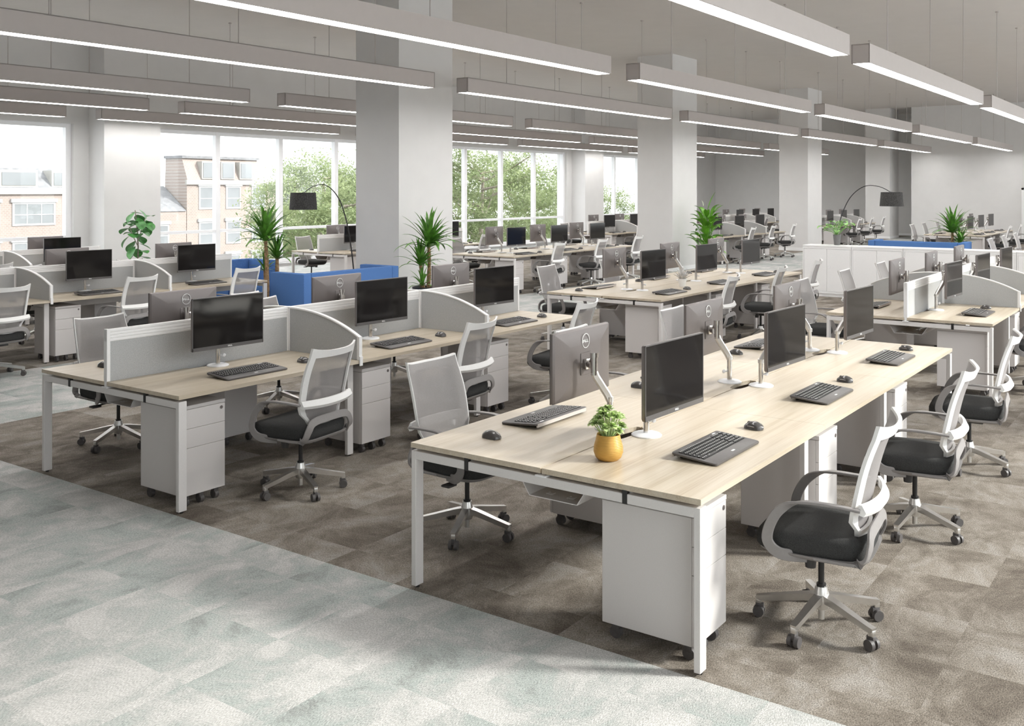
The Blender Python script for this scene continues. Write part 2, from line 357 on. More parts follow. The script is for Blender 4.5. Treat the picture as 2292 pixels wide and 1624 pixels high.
# right wall, out of frame, with its own window bays that let the daylight in
rb = [(-2.6, 1.9), (3.0, 11.8), (13.2, 21.8), (23.2, 31.8), (33.2, 41.8)]
wr = MB(); xs = [XB]+[v for b in rb for v in b]+[XF]; RH = 5.1; RS = .25
for i in range(0, len(xs), 2): wr.box(xs[i], xs[i+1], YR-.3, YR, 0, CEIL)
for a, b in rb: wr.box(a, b, YR-.3, YR, RH, CEIL).box(a, b, YR-.3, YR, -.2, RS)
struct(wr.build('wall_right', 'wall', None, 0))
for a, b in rb:
    f = MB(); k = 4; p = (b-a)/k
    for j in range(k+1): x = min(max(a+j*p, a+.05), b-.05); f.box(x-.05, x+.05, YR-.22, YR-.1, RS, RH)
    for z in (RS, RH-.08): f.box(a, b, YR-.21, YR-.11, z, z+.08)
    fo = struct(f.build('window_%d' % n, 'frame_white', None, 0)); n += 1
    MB().box(a+.05, b-.05, YR-.165, YR-.155, RS+.05, RH-.05).build('pane', 'glass', fo, 0)
def portal(x0, x1, y, z0, z1, sgn):
    l = bpy.data.lights.new('daylight_portal', 'AREA'); l.shape = 'RECTANGLE'; l.size = x1-x0; l.size_y = z1-z0; l.cycles.is_portal = True
    o = bpy.data.objects.new('daylight_portal', l); C.objects.link(o); o.location = ((x0+x1)/2, y, (z0+z1)/2)
    o.rotation_euler = (PI/2*sgn, 0, 0)
for a, b in bays: portal(a, b, YW+.3, SILL, HEAD, -1)
for a, b in rb: portal(a, b, YR-.32, RS, RH, 1)

# ---------------------------------------------------------------- pendant lights
LX = [4.05, 11.70, 19.35, 27.0, 34.65]; LY = [3.37, 6.37, 9.30, 13.36, 16.2, 19.0]; LZ = 3.503; LL = 6.88; LW = .21; LH = .225
def make_pendant():
    t = thing('pendant_light', '', 'light', group='linear pendant lights')
    b = MB(); b.box(0, LL, -LW/2, -LW/2+.012, 0, LH); b.box(0, LL, LW/2-.012, LW/2, 0, LH); b.box(0, .012, -LW/2, LW/2, 0, LH); b.box(LL-.012, LL, -LW/2, LW/2, 0, LH); b.box(0, LL, -LW/2, LW/2, LH-.012, LH)
    b.build('housing', 'lamp_body', t, 0)
    MB().box(.012, LL-.012, -LW/2+.012, LW/2-.012, .003, .02).build('diffuser', 'lamp_glow', t, 0)
    for x in (1.15, 3.45, 5.75):
        MB().cyl((x, 0, LH), (x, 0, CEIL-LZ), .006, n=6).cyl((x, 0, CEIL-LZ-.02), (x, 0, CEIL-LZ), .03, n=10).build('cable', 'lamp_body', t)
    return t
RN = ['first', 'second', 'third', 'fourth', 'fifth', 'sixth']
LN = ['first', 'second', 'third', 'fourth', 'fifth']
for i, y in enumerate(LY):
    for j, x in enumerate(LX):
        if ('lamp', i, j) in SKIP: continue
        place('lamp', make_pendant, '%s grey pendant light bar from the front in the %s row towards the windows' % (LN[j], RN[i]), (x, y, LZ), 0, ('lamp', i, j))

# ---------------------------------------------------------------- furniture makers
def make_chair():
    t = thing('office_chair', '', 'chair', group='mesh-back swivel chairs')
    c = MB()                                                              # seat cushion
    rows = []; nx = 20
    for (r, z) in ((.90, .395), (.975, .402), (1.0, .425), (1.0, .455), (.97, .474), (.88, .485), (.6, .489), (.2, .49)):
        ring = []
        for k in range(36):
            a = 2*PI*k/36; ca, sa = math.cos(a), math.sin(a); e = .38
            x = .245*r*math.copysign(abs(ca)**e, ca); y = .25*r*math.copysign(abs(sa)**e, sa)
            zz = z - (.016*max(0, y/.245)**3 if z > .41 else 0) + (.008*(abs(x)/.245)**2 if z > .45 else 0)
            ring.append((x*(1-.05*(y < 0)*abs(y)/.245), y+.0, zz))
        rows.append([(x_, y_+.012, z_) for x_, y_, z_ in ring])
    vv = c.grid(rows, closed_u=True); c.bm.faces.new(vv[0][::-1]); c.bm.faces.new(vv[-1]); c.build('seat_cushion', 'seat_fabric', t, 60)
    p = MB()
    rows = []
    for (r, z) in ((.5, .372), (.9, .378), (.985, .392), (1.0, .402), (.9, .402)):
        rows.append([(.25*r*math.copysign(abs(math.cos(2*PI*k/32))**.4, math.cos(2*PI*k/32)), .25*r*math.copysign(abs(math.sin(2*PI*k/32))**.4, math.sin(2*PI*k/32)), z) for k in range(32)])
    vv = p.grid(rows, closed_u=True); p.bm.faces.new(vv[0][::-1]); p.bm.faces.new(vv[-1]); p.build('seat_pan', 'chair_grey', t, 50)
    # back frame: curved surface S(u, z)
    def hw(z): # half width
        return .215+.018*math.sin((z-.5)/.47*PI*.9) if z > .60 else .125+(.103)*max(0, min(1, (z-.47)/.13))
    def S(u, z, off=0, k=1.0):
        x = u*hw(z)*k; lean = -.20-.10*max(0, (z-.50)/.47)-.028*max(0, (z-.75)/.23)**2
        return Vector((x, lean+.055*(abs(u)**2.2)*(1 if z > .55 else .5)-off, z+(.022*abs(u)**3 if z > .95 else 0)))
    f = MB(); loops = []
    zt, zb = .985, .482; N = 12
    ob = [(-1, zb+(zt-zb)*i/N) for i in range(N)]+[(-1+2*i/N, zt) for i in range(N)]+[(1, zt-(zt-zb)*i/N) for i in range(N)]+[(1-2*i/N, zb) for i in range(N)]
    def inn(u, z): return (u*.85, zb+.035+(z-zb)/(zt-zb)*(zt-zb-.080))
    for off in (0, .017):
        loops.append([S(u, z, off) for u, z in ob])
    inl = [inn(u, z) for u, z in ob]
    outs, ins = [], []
    def SI(u, z, off): return S(u, z, off)
    o0 = loops[0]; o1 = loops[1]; i0 = [SI(u, z, 0) for u, z in inl]; i1 = [SI(u, z, .017) for u, z in inl]
    f.grid([o0, o1, i1, i0], closed_u=True, closed_v=True)
    bf = f.build('back_frame', 'chair_white', t, 40)
    g = MB(); g.grid([[S(u*.965, z, -.004) for u in [-1+2*j/10 for j in range(11)]] for z in [zb+.012+(zt-zb-.020)*i/12 for i in range(13)]])
    g.build('mesh_panel', 'chair_mesh', bf, 60)
    l = MB(); rows = []
    for j in range(17):
        u = -1+2*j/16; x = .252*u; y = -.222-.050*(1-abs(u)**2.2)
        h = .025+.003*(1-u*u); zc = .640-.006*(1-u*u)
        rows.append([(x, y+.012, zc+h), (x, y-.002, zc+h*1.0), (x, y-.020, zc-.3*h), (x, y-.008, zc-h), (x, y+.012, zc-h*.8)])
    vv = l.grid(rows, closed_u=True); l.bm.faces.new(vv[0]); l.bm.faces.new(vv[-1][::-1]); l.build('lumbar_band', 'chair_white', bf, 30)
    for s in (-1, 1):
        pth = smooth_path([(s*.205, .02, .388), (s*.256, .125, .398), (s*.272, .178, .45), (s*.274, .165, .53), (s*.272, .115, .605), (s*.270, .03, .645), (s*.266, -.11, .648), (s*.258, -.218, .640)], 6)
        n_ = len(pth)
        MB().sweep(pth, lambda q: rect(.058-.028*q, .012, .003), ups=[Vector((1, 0, 0)).lerp(Vector((0, 0, 1)), max(0, min(1, (k/n_-.50)/.22))) for k in range(n_)]).build('armrest', 'chair_grey', t, 30)
    pth = smooth_path([(-.225, -.02, .392), (-.232, -.16, .394), (-.230, -.228, .412), (-.212, -.250, .470), (-.160, -.248, .516), (0, -.250, .524), (.160, -.248, .516), (.212, -.250, .470), (.230, -.228, .412), (.232, -.16, .394), (.225, -.02, .392)], 5)
    MB().sweep(pth, rect(.052, .014, .003), ups=[(0, -1, .30)]*len(pth)).build('back_bracket', 'chair_grey', t, 30)
    m = MB().box(-.075, .075, -.10, .10, .335, .378, bev=.012).box(-.05, .05, -.16, -.08, .345, .372, bev=.006)
    mo = m.build('tilt_mechanism', 'chair_dark', t)
    MB().cyl((.06, .03, .355), (.20, .05, .348), .007, n=8).box(.19, .265, .025, .085, .338, .352, bev=.006).build('lever', 'chair_dark', mo)
    MB().cyl((-.13, .02, .37), (-.13, .02, .315), .028, .024, n=14).build('tension_knob', 'chair_dark', mo)
    MB().cyl((0, 0, .20), (0, 0, .345), .014, n=14).cyl((0, 0, .186), (0, 0, .20), .022, n=14).build('gas_lift', 'black', t)
    MB().lathe([(.030, .085), (.036, .10), (.036, .15), (.030, .172), (.027, .188)], 20).cyl((0, 0, .035), (0, 0, .09), .015, n=14).build('base_hub', 'aluminium', t)
    leg = None
    for k in range(5):
        a = .42+2*PI*k/5
        if leg is None:
            b = MB(); pth = [(.022, 0, .135), (.08, 0, .128), (.18, 0, .108), (.275, 0, .090), (.296, 0, .088)]
            b.sweep(pth, lambda q: [(-.021+.007*q, .019-.007*q), (.021-.007*q, .019-.007*q), (.016-.005*q, -.019+.007*q), (-.016+.005*q, -.019+.007*q)][::-1])
            b.box(.272, .298, -.012, .012, .062, .09, bev=.003)
            leg = b.build('base_leg', 'aluminium', t)
            w_ = MB()
            for sx in (-1, 1): w_.cyl((.285, sx*.008, .027), (.285, sx*.026, .027), .027, .025, n=16)
            w_.box(.262, .30, -.010, .010, .03, .064, bev=.003).cyl((.285, -.02, .027), (.285, .02, .027), .006, n=8)
            cst = w_.build('caster', 'rubber', leg, 40); lg = leg
        else:
            lg = copy_tree(leg, t)
        lg.rotation_euler = (0, 0, a)
        lg.children[0].location = (.285-.285*math.cos(0), 0, 0)
    return t

MW, MH, MT = .60, .37, .020
def stroke(b, x0, y0, x1, y1, w_, y, th=.0015):
    d = Vector((x1-x0, 0, y1-y0)); n_ = Vector((-d.z, 0, d.x)).normalized()*w_/2
    p = [Vector((x0, y, y0))+n_, Vector((x0, y, y0))-n_, Vector((x1, y, y1))-n_, Vector((x1, y, y1))+n_]
    v = [b.bm.verts.new(q) for q in p]+[b.bm.verts.new(q+Vector((0, th, 0))) for q in p]
    for f in ((0, 1, 2, 3), (7, 6, 5, 4), (0, 4, 5, 1), (1, 5, 6, 2), (2, 6, 7, 3), (3, 7, 4, 0)): b.bm.faces.new([v[i] for i in f])
def letters(b, cx, cz, h, y, flip):
    # the four letters D, tilted E, L, L ; flip mirrors x because the back is read from +y
    k = -1 if flip else 1; w_ = h*.24
    def st(x0, z0, x1, z1): stroke(b, cx+k*x0*h, cz+z0*h, cx+k*x1*h, cz+z1*h, w_, y)
    st(-1.75, -.5, -1.75, .5)
    arc = [(-1.80+.62*math.cos(a), .40*math.sin(a)) for a in [(-PI/2+PI*i/8) for i in range(9)]]
    for i in range(8): st(*arc[i], *arc[i+1])
    ca, sa = math.cos(.62), math.sin(.62)
    def E(x, z): x -= 0; return (-.38+x*ca-z*sa, x*sa+z*ca)
    for q in ((-.30, -.40, -.30, .40), (-.34, .40, .30, .40), (-.34, 0, .26, 0), (-.34, -.40, .30, -.40)):
        st(*E(q[0], q[1]), *E(q[2], q[3]))
    for ox in (.42, 1.22):
        st(ox, .5, ox, -.5); st(ox-.1, -.39, ox+.55, -.39)
def make_monitor():
    # screen centre at the origin, the display faces -y
    t = thing('monitor', '', 'monitor', group='desktop monitors')
    w2, h2 = MW/2, MH/2; s = MB()
    rows = []
    for k, y in ((1.0, -.010), (1.0, .004), (.97, .014), (.80, .024), (.55, .030)):
        e = 1 if k == 1 else k
        rr = []
        for (cx, cz) in ((-1, -1), (1, -1), (1, 1), (-1, 1)):
            for q in range(4):
                a = {(-1, -1): PI, (1, -1): 1.5*PI, (1, 1): 0, (-1, 1): .5*PI}[(cx, cz)]+q*PI/6; r = .006
                rr.append((cx*(w2*e-r)+r*math.cos(a), y, cz*(h2*e-r)+r*math.sin(a)))
        rows.append(rr)
    vv = s.grid(rows, closed_u=True); s.bm.faces.new(vv[0]); s.bm.faces.new(vv[-1][::-1]); s.build('housing', 'monitor_back', t, 25)
    z0 = -h2; bz = MB()
    bz.box(-w2, w2, -.0135, -.0095, -h2, -h2+.025, bev=.001, seg=1).box(-w2, w2, -.0135, -.0095, h2-.006, h2).box(-w2, -w2+.006, -.0135, -.0095, -h2, h2).box(w2-.006, w2, -.0135, -.0095, -h2, h2)
    bo = bz.build('bezel', 'bezel', t, 0)
    for x in (.18, .20, .22): pass
    MB().box(-w2+.005, w2-.005, -.0125, -.0090, -h2+.024, h2-.005).build('display', 'display', t, 0)
    f = MB(); letters(f, 0.01, -h2+.0125, .010, -.0152, False); f.build('front_logo', 'logo', bo, 0)
    l = MB(); R0, R1 = .040, .0365; n_ = 40; cz = .118
    l.grid([[(R*math.cos(2*PI*i/n_), y, cz+R*math.sin(2*PI*i/n_)) for i in range(n_)] for R, y in ((R0, .029), (R0, .0325), (R1, .0325), (R1, .029))], closed_u=True, closed_v=True)
    letters(l, 0.004, cz, .0165, .0310, True)
    l.build('back_logo', 'logo', t, 0)
    return t
def make_arm():
    # pole stands at the origin of the desk top (z = 0); carries a monitor at (MX, MY, MZ) facing -y
    t = thing('monitor_mount', '', 'monitor mount', group='monitor mounts')
    MB().lathe([(.001, .0), (.080, .0), (.080, .006), (.070, .012), (.03, .016), (.001, .016)], 12).build('base_plate', 'frame_white', t, 30)
    MB().cyl((0, 0, .012), (0, 0, .155), .0165, n=18).build('pole', 'chrome', t)
    MB().cyl((.016, -.012, .075), (.028, -.022, .075), .006, n=8).ball((.034, -.026, .075), .017, 2, (1.0, .6, .75)).build('clamp_knob', 'frame_white', t)
    b = MB(); b.cyl((0, 0, .15), (0, 0, .175), .021, n=16)
    b.sweep([(0, 0, .155), (.012, -.012, .19), (.055, -.055, .285), (.062, -.062, .31)], rect(.030, .040, .008), ups=(0, 0, 1)).build('lower_arm', 'aluminium', t, 40)
    MB().cyl((.062, -.062, .295), (.062, -.062, .395), .0185, n=16).cyl((.062, -.062, .39), (.062, -.062, .415), .023, n=16).build('upper_post', 'chrome', t)
    b = MB(); b.cyl((.062, -.062, .40), (.02, -.105, .355), .014, n=12).cyl((.02, -.095, .34), (.005, -.142, .34), .026, .020, n=16).box(-.03, .03, -.150, -.128, .31, .37, bev=.006)
    b.build('tilt_head', 'chrome', t, 40)
    MB().box(-.055, .055, -.152, -.148, .28, .40, bev=.002, seg=1).build('mount_plate', 'monitor_back', t, 20)
    return t
AMX, AMY, AMZ = 0, -.183, .345
def make_keyboard():
    t = thing('keyboard', '', 'keyboard', group='black desktop keyboards')
    W, D = .53, .235
    def zt(y): return .014+.020*((y+D/2)/D)**1.0
    b = MB(); rows = []
    for (k, dz, base) in ((.985, 0, True), (1, .003, True), (1, 0, False), (.975, .003, False)):
        rr = []
        for cx, cy_ in ((-1, -1), (1, -1), (1, 1), (-1, 1)):
            for q in range(5):
                a = {(-1, -1): PI, (1, -1): 1.5*PI, (1, 1): 0, (-1, 1): .5*PI}[(cx, cy_)]+q*PI/8; r = .016
                x = cx*(W/2*k-r)+r*math.cos(a); y = cy_*(D/2*k-r)+r*math.sin(a)
                rr.append((x, y, (zt(y)-.014+.001+dz) if base else zt(y)-.003+dz))
        rows.append(rr)
    vv = b.grid(rows, closed_u=True); b.bm.faces.new(vv[0][::-1]); b.bm.faces.new(vv[-1]); b.build('case', 'bezel', t, 40)
    MB().prism([(-.2, -.052), (.2, -.052), (.2, .1), (-.2, .1)], 'z', -.002, .0005) if False else None
    MB().box(-W/2+.015, W/2-.015, .110, .1182, .010, .030).build('back_panel', 'underside', t, 0)
    d = MB(); pl = [(-W/2+.014, -.048), (W/2-.014, -.048), (W/2-.014, .088), (-W/2+.014, .088)]
    v0 = [d.bm.verts.new((x, y, zt(y)+.0004)) for x, y in pl]; d.bm.faces.new(v0); d.build('key_bed', 'black', t, 0)
    k = MB(); lg = MB()
    for r in range(6):
        y = -.036+r*.0222+(.004 if r == 5 else 0); x = -W/2+.022; i = 0
        while x < W/2-.030:
            w_ = .0185
            if r == 0 and i == 3: w_ = .105
            if r in (1, 2, 3) and i == 0: w_ = .024+.006*(3-r)
            if abs(x-.118) < .012 or abs(x-.195) < .008: x += .010
            if r == 5: w_ = .016
            z = zt(y)
            k.box(x, x+w_-.003, y-.0085, y+.0085, z-.001, z+.004, bev=.0016, seg=1)
            lg.tri([(x+w_*.2, y-.0005, z+.0043), (x+w_*.2+.0072, y-.0005, z+.0043), (x+w_*.2+.0072, y+.0056, z+.0045), (x+w_*.2, y+.0056, z+.0045)])
            x += w_; i += 1
    ko = k.build('keys', 'key', t, 0); ko['kind'] = 'stuff'
    lg.build('key_marks', 'legend', ko, 0)
    f = MB(); f.box(-.016, .016, -.090, -.080, zt(-.084)-.0002, zt(-.084)+.0012).box(.17, .205, .098, .106, zt(.102)-.0002, zt(.102)+.001).build('emblem', 'logo', t, 0)
    fe = MB()
    for x in (-.21, .21): MB().box(x-.012, x+.012, .078, .092, 0, .022, bev=.002, seg=1).build('foot', 'black', t, 0)
    return t
def make_mouse():
    t = thing('computer_mouse', '', 'mouse', group='black computer mice')
    b = MB(); rows = []
    for i in range(13):
        q = i/12; y = -.056+.112*q; wv = .034*math.sqrt(max(0, 1-(2*q-1)**4))*(.86+.24*(1-q)) + .001
        h = .040*math.sin(min(1, (q*.92+.05))*PI)**.62*(1-.18*q)+.003
        rows.append([(wv*math.cos(PI*j/10)*(1.05 if math.cos(PI*j/10) < 0 else .95), y, .002+h*math.sin(PI*j/10)**.75) for j in range(11)])
    b.grid(rows)
    vv = [v for v in b.bm.verts]
    b.build('shell', 'mouse', t, 60)
    MB().box(-.026, .026, -.046, .044, 0, .004, bev=.0015, seg=1).build('base', 'black', t)
    MB().cyl((-.004, .026, .028), (.004, .026, .028), .011, n=14).build('scroll_wheel', 'chair_grey', t)
    MB().sweep(smooth_path([(-.034, -.02, .017), (-.0362, 0, .019), (-.0345, .02, .018)], 3), rect(.006, .006, .002)).build('side_button', 'chair_grey', t)
    return t
PW, PD = .32, .46
def make_pedestal():
    # drawers face -y, body from x 0..PW, y 0..PD
    t = thing('drawer_pedestal', '', 'drawer pedestal', group='three-drawer pedestals')
    MB().box(0, PW, .020, PD, .075, .627, bev=.002, seg=1).build('carcass', 'pedestal', t, 0)
    MB().box(-.001, PW+.001, -.002, PD+.002, .629, .652, bev=.003).build('top_panel', 'pedestal', t, 0)
    for z0, z1 in ((.505, .627), (.382, .503), (.078, .380)):
        d = MB().box(.001, PW-.001, 0, .019, z0, z1, bev=.0015, seg=1).build('drawer', 'pedestal', t, 0)
        if z0 > .5: MB().cyl((PW-.03, -.003, .60), (PW-.03, .004, .60), .011, n=16).box(PW-.032, PW-.028, -.004, 0, .594, .606).build('lock', 'monitor_back', d)
    for x, y in ((.045, .05), (PW-.045, .05), (.045, PD-.05), (PW-.045, PD-.05), (PW/2, .05)):
        MB().cyl((x-.014, y, .028), (x+.014, y, .028), .028, n=16).box(x-.017, x+.017, y-.018, y+.018, .035, .076, bev=.004).build('caster', 'rubber', t, 40)
    return t
T = .74; UL = 1.6; PWID = 1.6
def make_bank(gap=.014):
    t = thing('desk_bank', '', 'desk', group='six-seat desk banks')
    for side in (0, 1):
        for k in range(3):
            x0, x1 = k*UL+.001, (k+1)*UL-.001; cx = k*UL+(.80)
            ys, ye = 0, .80-gap
            pts = [(x0, ys), (x1, ys), (x1, ye)]
            for i in range(13):
                a = PI*i/12; pts.append((cx+.17*math.cos(a), ye-.045*math.sin(a)**.8))
            pts.append((x0, ye))
            if side: pts = [(k*UL*2+UL-x, PWID-y) for x, y in pts]
            b = MB().prism(pts, 'z', T-.025, T); b.build('desk_top', 'wood', t, 0)
    for k in range(4):
        x = (0.002, UL-.03, 2*UL-.03, 3*UL-.062)[k]; ins = 0 if k in (0, 3) else .10
        b = MB(); y0, y1 = .003+ins, PWID-.003-ins
        b.box(x, x+.06, y0, y0+.03, .012, .70, bev=.002, seg=1).box(x, x+.06, y1-.03, y1, .012, .70, bev=.002, seg=1).box(x, x+.06, y0+.028, y1-.028, .658, .70, bev=.002, seg=1)
        lo = b.build('leg_frame', 'metal_white', t, 0)
        for y in (y0+.015, y1-.015): MB().cyl((x+.03, y, 0), (x+.03, y, .016), .011, n=12).build('foot', 'black', lo)
        for y in (.36, 1.24): MB().box(x-.002, x+.02, y-.012, y+.012, .656, .716).build('clip', 'black', lo, 0)
        if k in (0, 3): MB().box(x-.012, x+.05, .77, .83, .700, .708, bev=.003).build('joint_plate', 'frame_white', lo, 0)
    for y in (.36, 1.24): MB().box(.03, 3*UL-.03, y-.02, y+.02, .672, .714).build('support_beam', 'metal_white', t, 0)
    for k in range(3):
        b = MB(); x0, x1 = k*UL+.10, (k+1)*UL-.12; pr = [(-.20, .665), (-.135, .565), (.135, .565), (.20, .665)]
        th = .004
        for (a, b_), (c_, d_) in zip(pr[:-1], pr[1:]):
            nn = Vector((-(d_-b_), c_-a)).normalized()*th
            b.prism([(.8+a, b_), (.8+c_, d_), (.8+c_+nn.x, d_+nn.y), (.8+a+nn.x, b_+nn.y)], 'x', x0, x1)
        tr = b.build('cable_tray', 'metal_white', t, 0)
        h = MB()
        for yy in (.74, .86): h.box(x0+.06, x0+.08, yy-.018, yy+.018, .569, .5705).box(x0+.08, x0+.092, yy+.012, yy+.018, .569, .5705).box(x0+.08, x0+.092, yy-.018, yy-.012, .569, .5705)
        h.build('slot', 'frame_white', tr, 0)
    return t
def make_screen():
    # long desk screen along +x, from x 0 to UL, standing on the desk top (z = 0)
    t = thing('desk_screen', '', 'desk screen', group='long fabric desk screens')
    MB().box(.018, UL-.018, -.012, .012, -.01, .275, bev=.003).build('fabric_panel', 'fabric', t, 0)
    b = MB()
    for i in range(4): b.box(0, UL, -.017, .017, .268+.021*i, .268+.021*i+.019, bev=.0035)
    b.box(0, UL, -.012, .012, .27, .348); b.build('tool_rail', 'screen_rail', t, 30)
    for x in (0, UL-.026):
        p = MB().box(x, x+.026, -.019, .019, .0005, .352, bev=.002, seg=1).box(x, x+.026, -.0115, .0115, -.038, .01).build('post', 'screen_rail', t, 0)
    return t
def make_divider():
    # curved side screen running from the spine (y 0, high) to the front edge (y -D, low)
    t = thing('side_screen', '', 'desk screen', group='curved side screens')
    D = .80
    def top(q): return .345-.175*(q**2.3)-.0*q
    N = 20; pts = [(-.02, .001), (-.02, top(.025))]+[(-D*i/N, top(i/N)) for i in range(1, N)]+[(-D+.018, top(.985)), (-D+.018, .001)]
    MB().prism(pts, 'x', -.012, .012).build('fabric_panel', 'fabric', t, 0)
    pth = [(0, -D*i/N, top(i/N)) for i in range(N+1)]
    pth = [(0, -.0, top(0))]+pth[1:]
    MB().sweep(pth, rect(.034, .014, .003)).build('edge_trim', 'screen_rail', t, 40)
    b = MB().box(-.017, .017, -D-.006, -D+.020, .0005, .178, bev=.002, seg=1).box(-.016, .016, -D-.014, -D-.003, -.042, .03, bev=.003)
    b.build('end_post', 'screen_rail', t, 0)
    MB().box(-.015, .015, -.034, -.012, -.0, .345, bev=.002, seg=1).build('spine_post', 'screen_rail', t, 0)
    return t

# ---------------------------------------------------------------- desk banks
BANKS = [ # key, x0, y0, screens, phrase, bank label
 ('A', 3.78, 1.74, 0, 'the frontmost unscreened desk bank', 'pale oak six-seat desk bank without screens, frontmost with the gold plant pot'),
 ('B', 3.78, 5.26, 1, 'the frontmost bank with grey screens', 'pale oak six-seat desk bank with grey screens, frontmost of the screened ones'),
 ('C', 10.36, 5.27, 0, 'the bank holding the small white plant', 'pale oak six-seat desk bank holding the small white potted plant'),
 ('D', 10.36, 1.74, 1, 'the screened bank before the white cupboards', 'pale oak desk bank with grey screens standing before the white cupboards'),
 ('G', 4.58, 11.0, 1, 'the screened bank beside the blue sofas', 'pale oak desk bank with grey screens, its end beside the blue sofas'),
 ('H', 4.55, 14.35, 1, 'the screened bank before the tall fig', 'pale oak desk bank with grey screens standing before the tall fig'),
 ('W', 14.25, 14.35, 1, 'the window bank behind the blue sofas', 'pale oak screened desk bank by the windows behind the blue sofas'),
 ('E', 15.41, 10.97, 0, 'the bank right of the black-potted palm', 'pale oak unscreened desk bank just right of the black-potted palm'),
 ('V', 24.95, 14.3, 1, 'the window bank beside the middle column', 'pale oak screened desk bank by the windows, half hidden by the middle column'),
 ('F', 24.95, 10.85, 1, 'the screened bank right of the lily', 'pale oak screened desk bank just right of the tall lily'),
 ('N', 34.9, 10.85, 1, 'the far screened bank beyond the cupboards', 'pale oak screened desk bank far beyond the cupboards and arc lamp'),
 ('J', 34.9, 14.3, 1, 'the rearmost bank below the far room corner', 'pale oak screened desk bank, rearmost, below the far room corner'),
 ('R', 30.0, 5.25, 0, 'the unscreened bank behind the cupboard palm', 'pale oak unscreened desk bank behind the palm beyond the cupboards'),
 ('S', 21.95, 1.74, 0, 'the bank cropped by the picture edge', 'pale oak desk bank behind the cupboards, cropped by the picture edge'),
]
SN = ['front', 'middle', 'rear']; SD = {'R': 'off-window', 'L': 'window-side'}
for key, X0, Y0, scr, ph, bl in BANKS:
    if ('bank', key) not in SKIP: place('bank%d' % scr, (lambda: make_bank(.014 if scr else .004)), bl, (X0, Y0, 0), 0, ('bank', key))
    for k in range(3):
        for sd in 'RL':
            rz = 0 if sd == 'R' else PI
            def W(x, y, z=T):
                return (X0+k*UL+x, Y0+y, z) if sd == 'R' else (X0+k*UL+UL-x, Y0+PWID-y, z)
            def item(kind, maker, desc, x, y, z=T, dr=0.0, prep='at'):
                if (kind, key, k, sd) in SKIP: return
                place(kind, maker, '%s, %s %s seat of %s' % (desc, SN[k], SD[sd], ph), W(x, y, z), rz+dr, (kind, key, k, sd))
            ax, ay = .83, .69
            if sd == 'L': ax = .77
            item('arm', make_arm, 'chrome monitor mount', ax, ay)
            rr = -.05 if sd == 'R' else .03
            item('monitor', make_monitor, 'grey flat monitor', ax+AMX-(.055 if sd == 'R' else 0), ay+AMY, T+AMZ, -.05 if sd == 'R' else .02)
            item('keyboard', make_keyboard, 'black keyboard', .755, .262)
            item('mouse', make_mouse, 'black mouse', 1.29, .285, T, -.1)
            item('pedestal', make_pedestal, 'grey pedestal under', .08, .06, 0)
            rnd = random.uniform(-.03, .03)+(.12 if sd == 'R' else 0)
            item('chair', make_chair, 'white-framed mesh chair', .80+random.uniform(-.03, .03), -.25+random.uniform(-.03, .02), 0, rnd)
    if scr:
        for k in range(3):
            if ('screen', key, k) in SKIP: continue
            place('screen', make_screen, '%s long grey spine screen of %s' % (SN[k], ph), (X0+k*UL, Y0+PWID/2, T), 0, ('screen', key, k))
        for k in (1, 2):
            for sd in 'RL':
                if ('divider', key, k, sd) in SKIP: continue
                s = 1 if sd == 'R' else -1
                place('divider', make_divider, '%s curved %s screen on %s' % (('nearer', 'farther')[k-1], SD[sd], ph), (X0+k*UL, Y0+PWID/2, T), 0 if sd == 'R' else PI, ('divider', key, k, sd))

# ---------------------------------------------------------------- white cupboards
def make_cupboard():
    t = thing('cupboard', '', 'cupboard', group='low white cupboards'); Wd, Dp, Hh = .92, .45, .97
    # doors face -x; width along y from 0 down to -Wd
    MB().box(.018, Dp, -Wd, 0, .06, Hh-.028).build('carcass', 'cabinet', t, 0)
    MB().box(.02, Dp, -Wd, 0, 0, .06).build('plinth', 'cabinet', t, 0)
    MB().box(-.004, Dp+.004, -Wd, 0, Hh-.026, Hh, bev=.003).build('top_panel', 'cabinet', t, 0)
    MB().box(0, .02, -.022, -.001, .06, Hh-.028).box(0, .02, -Wd+.001, -Wd+.022, .06, Hh-.028).box(0, .02, -Wd+.022, -.022, Hh-.062, Hh-.028).box(0, .02, -Wd+.022, -.022, .06, .10).build('face_frame', 'cabinet', t, 0)
    m = -Wd/2
    for y0, y1 in ((m+.002, -.025), (-Wd+.025, m-.002)):
        d = MB().box(.003, .020, y0, y1, .103, Hh-.066, bev=.001, seg=1).build('door', 'cabinet', t, 0)
        if y1 < m: MB().lathe([(.03, 0), (.03, .004), (.024, .006), (.022, .002)], 20).box(-.006, .006, -.022, .022, .001, .009).build('handle', 'trim', d, 30).matrix_local = Matrix.Translation((.003, m-.045, .56)) @ Matrix.Rotation(-PI/2, 4, 'Y')
    return t
for i in range(5):
    if ('cupboard', i) in SKIP: continue
    place('cupboard', make_cupboard, '%s low white two-door cupboard counted from the window end of the row' % ['first', 'second', 'third', 'fourth', 'fifth'][i], (18.64, 6.46-.925*i, 0), 0, ('cupboard', i))

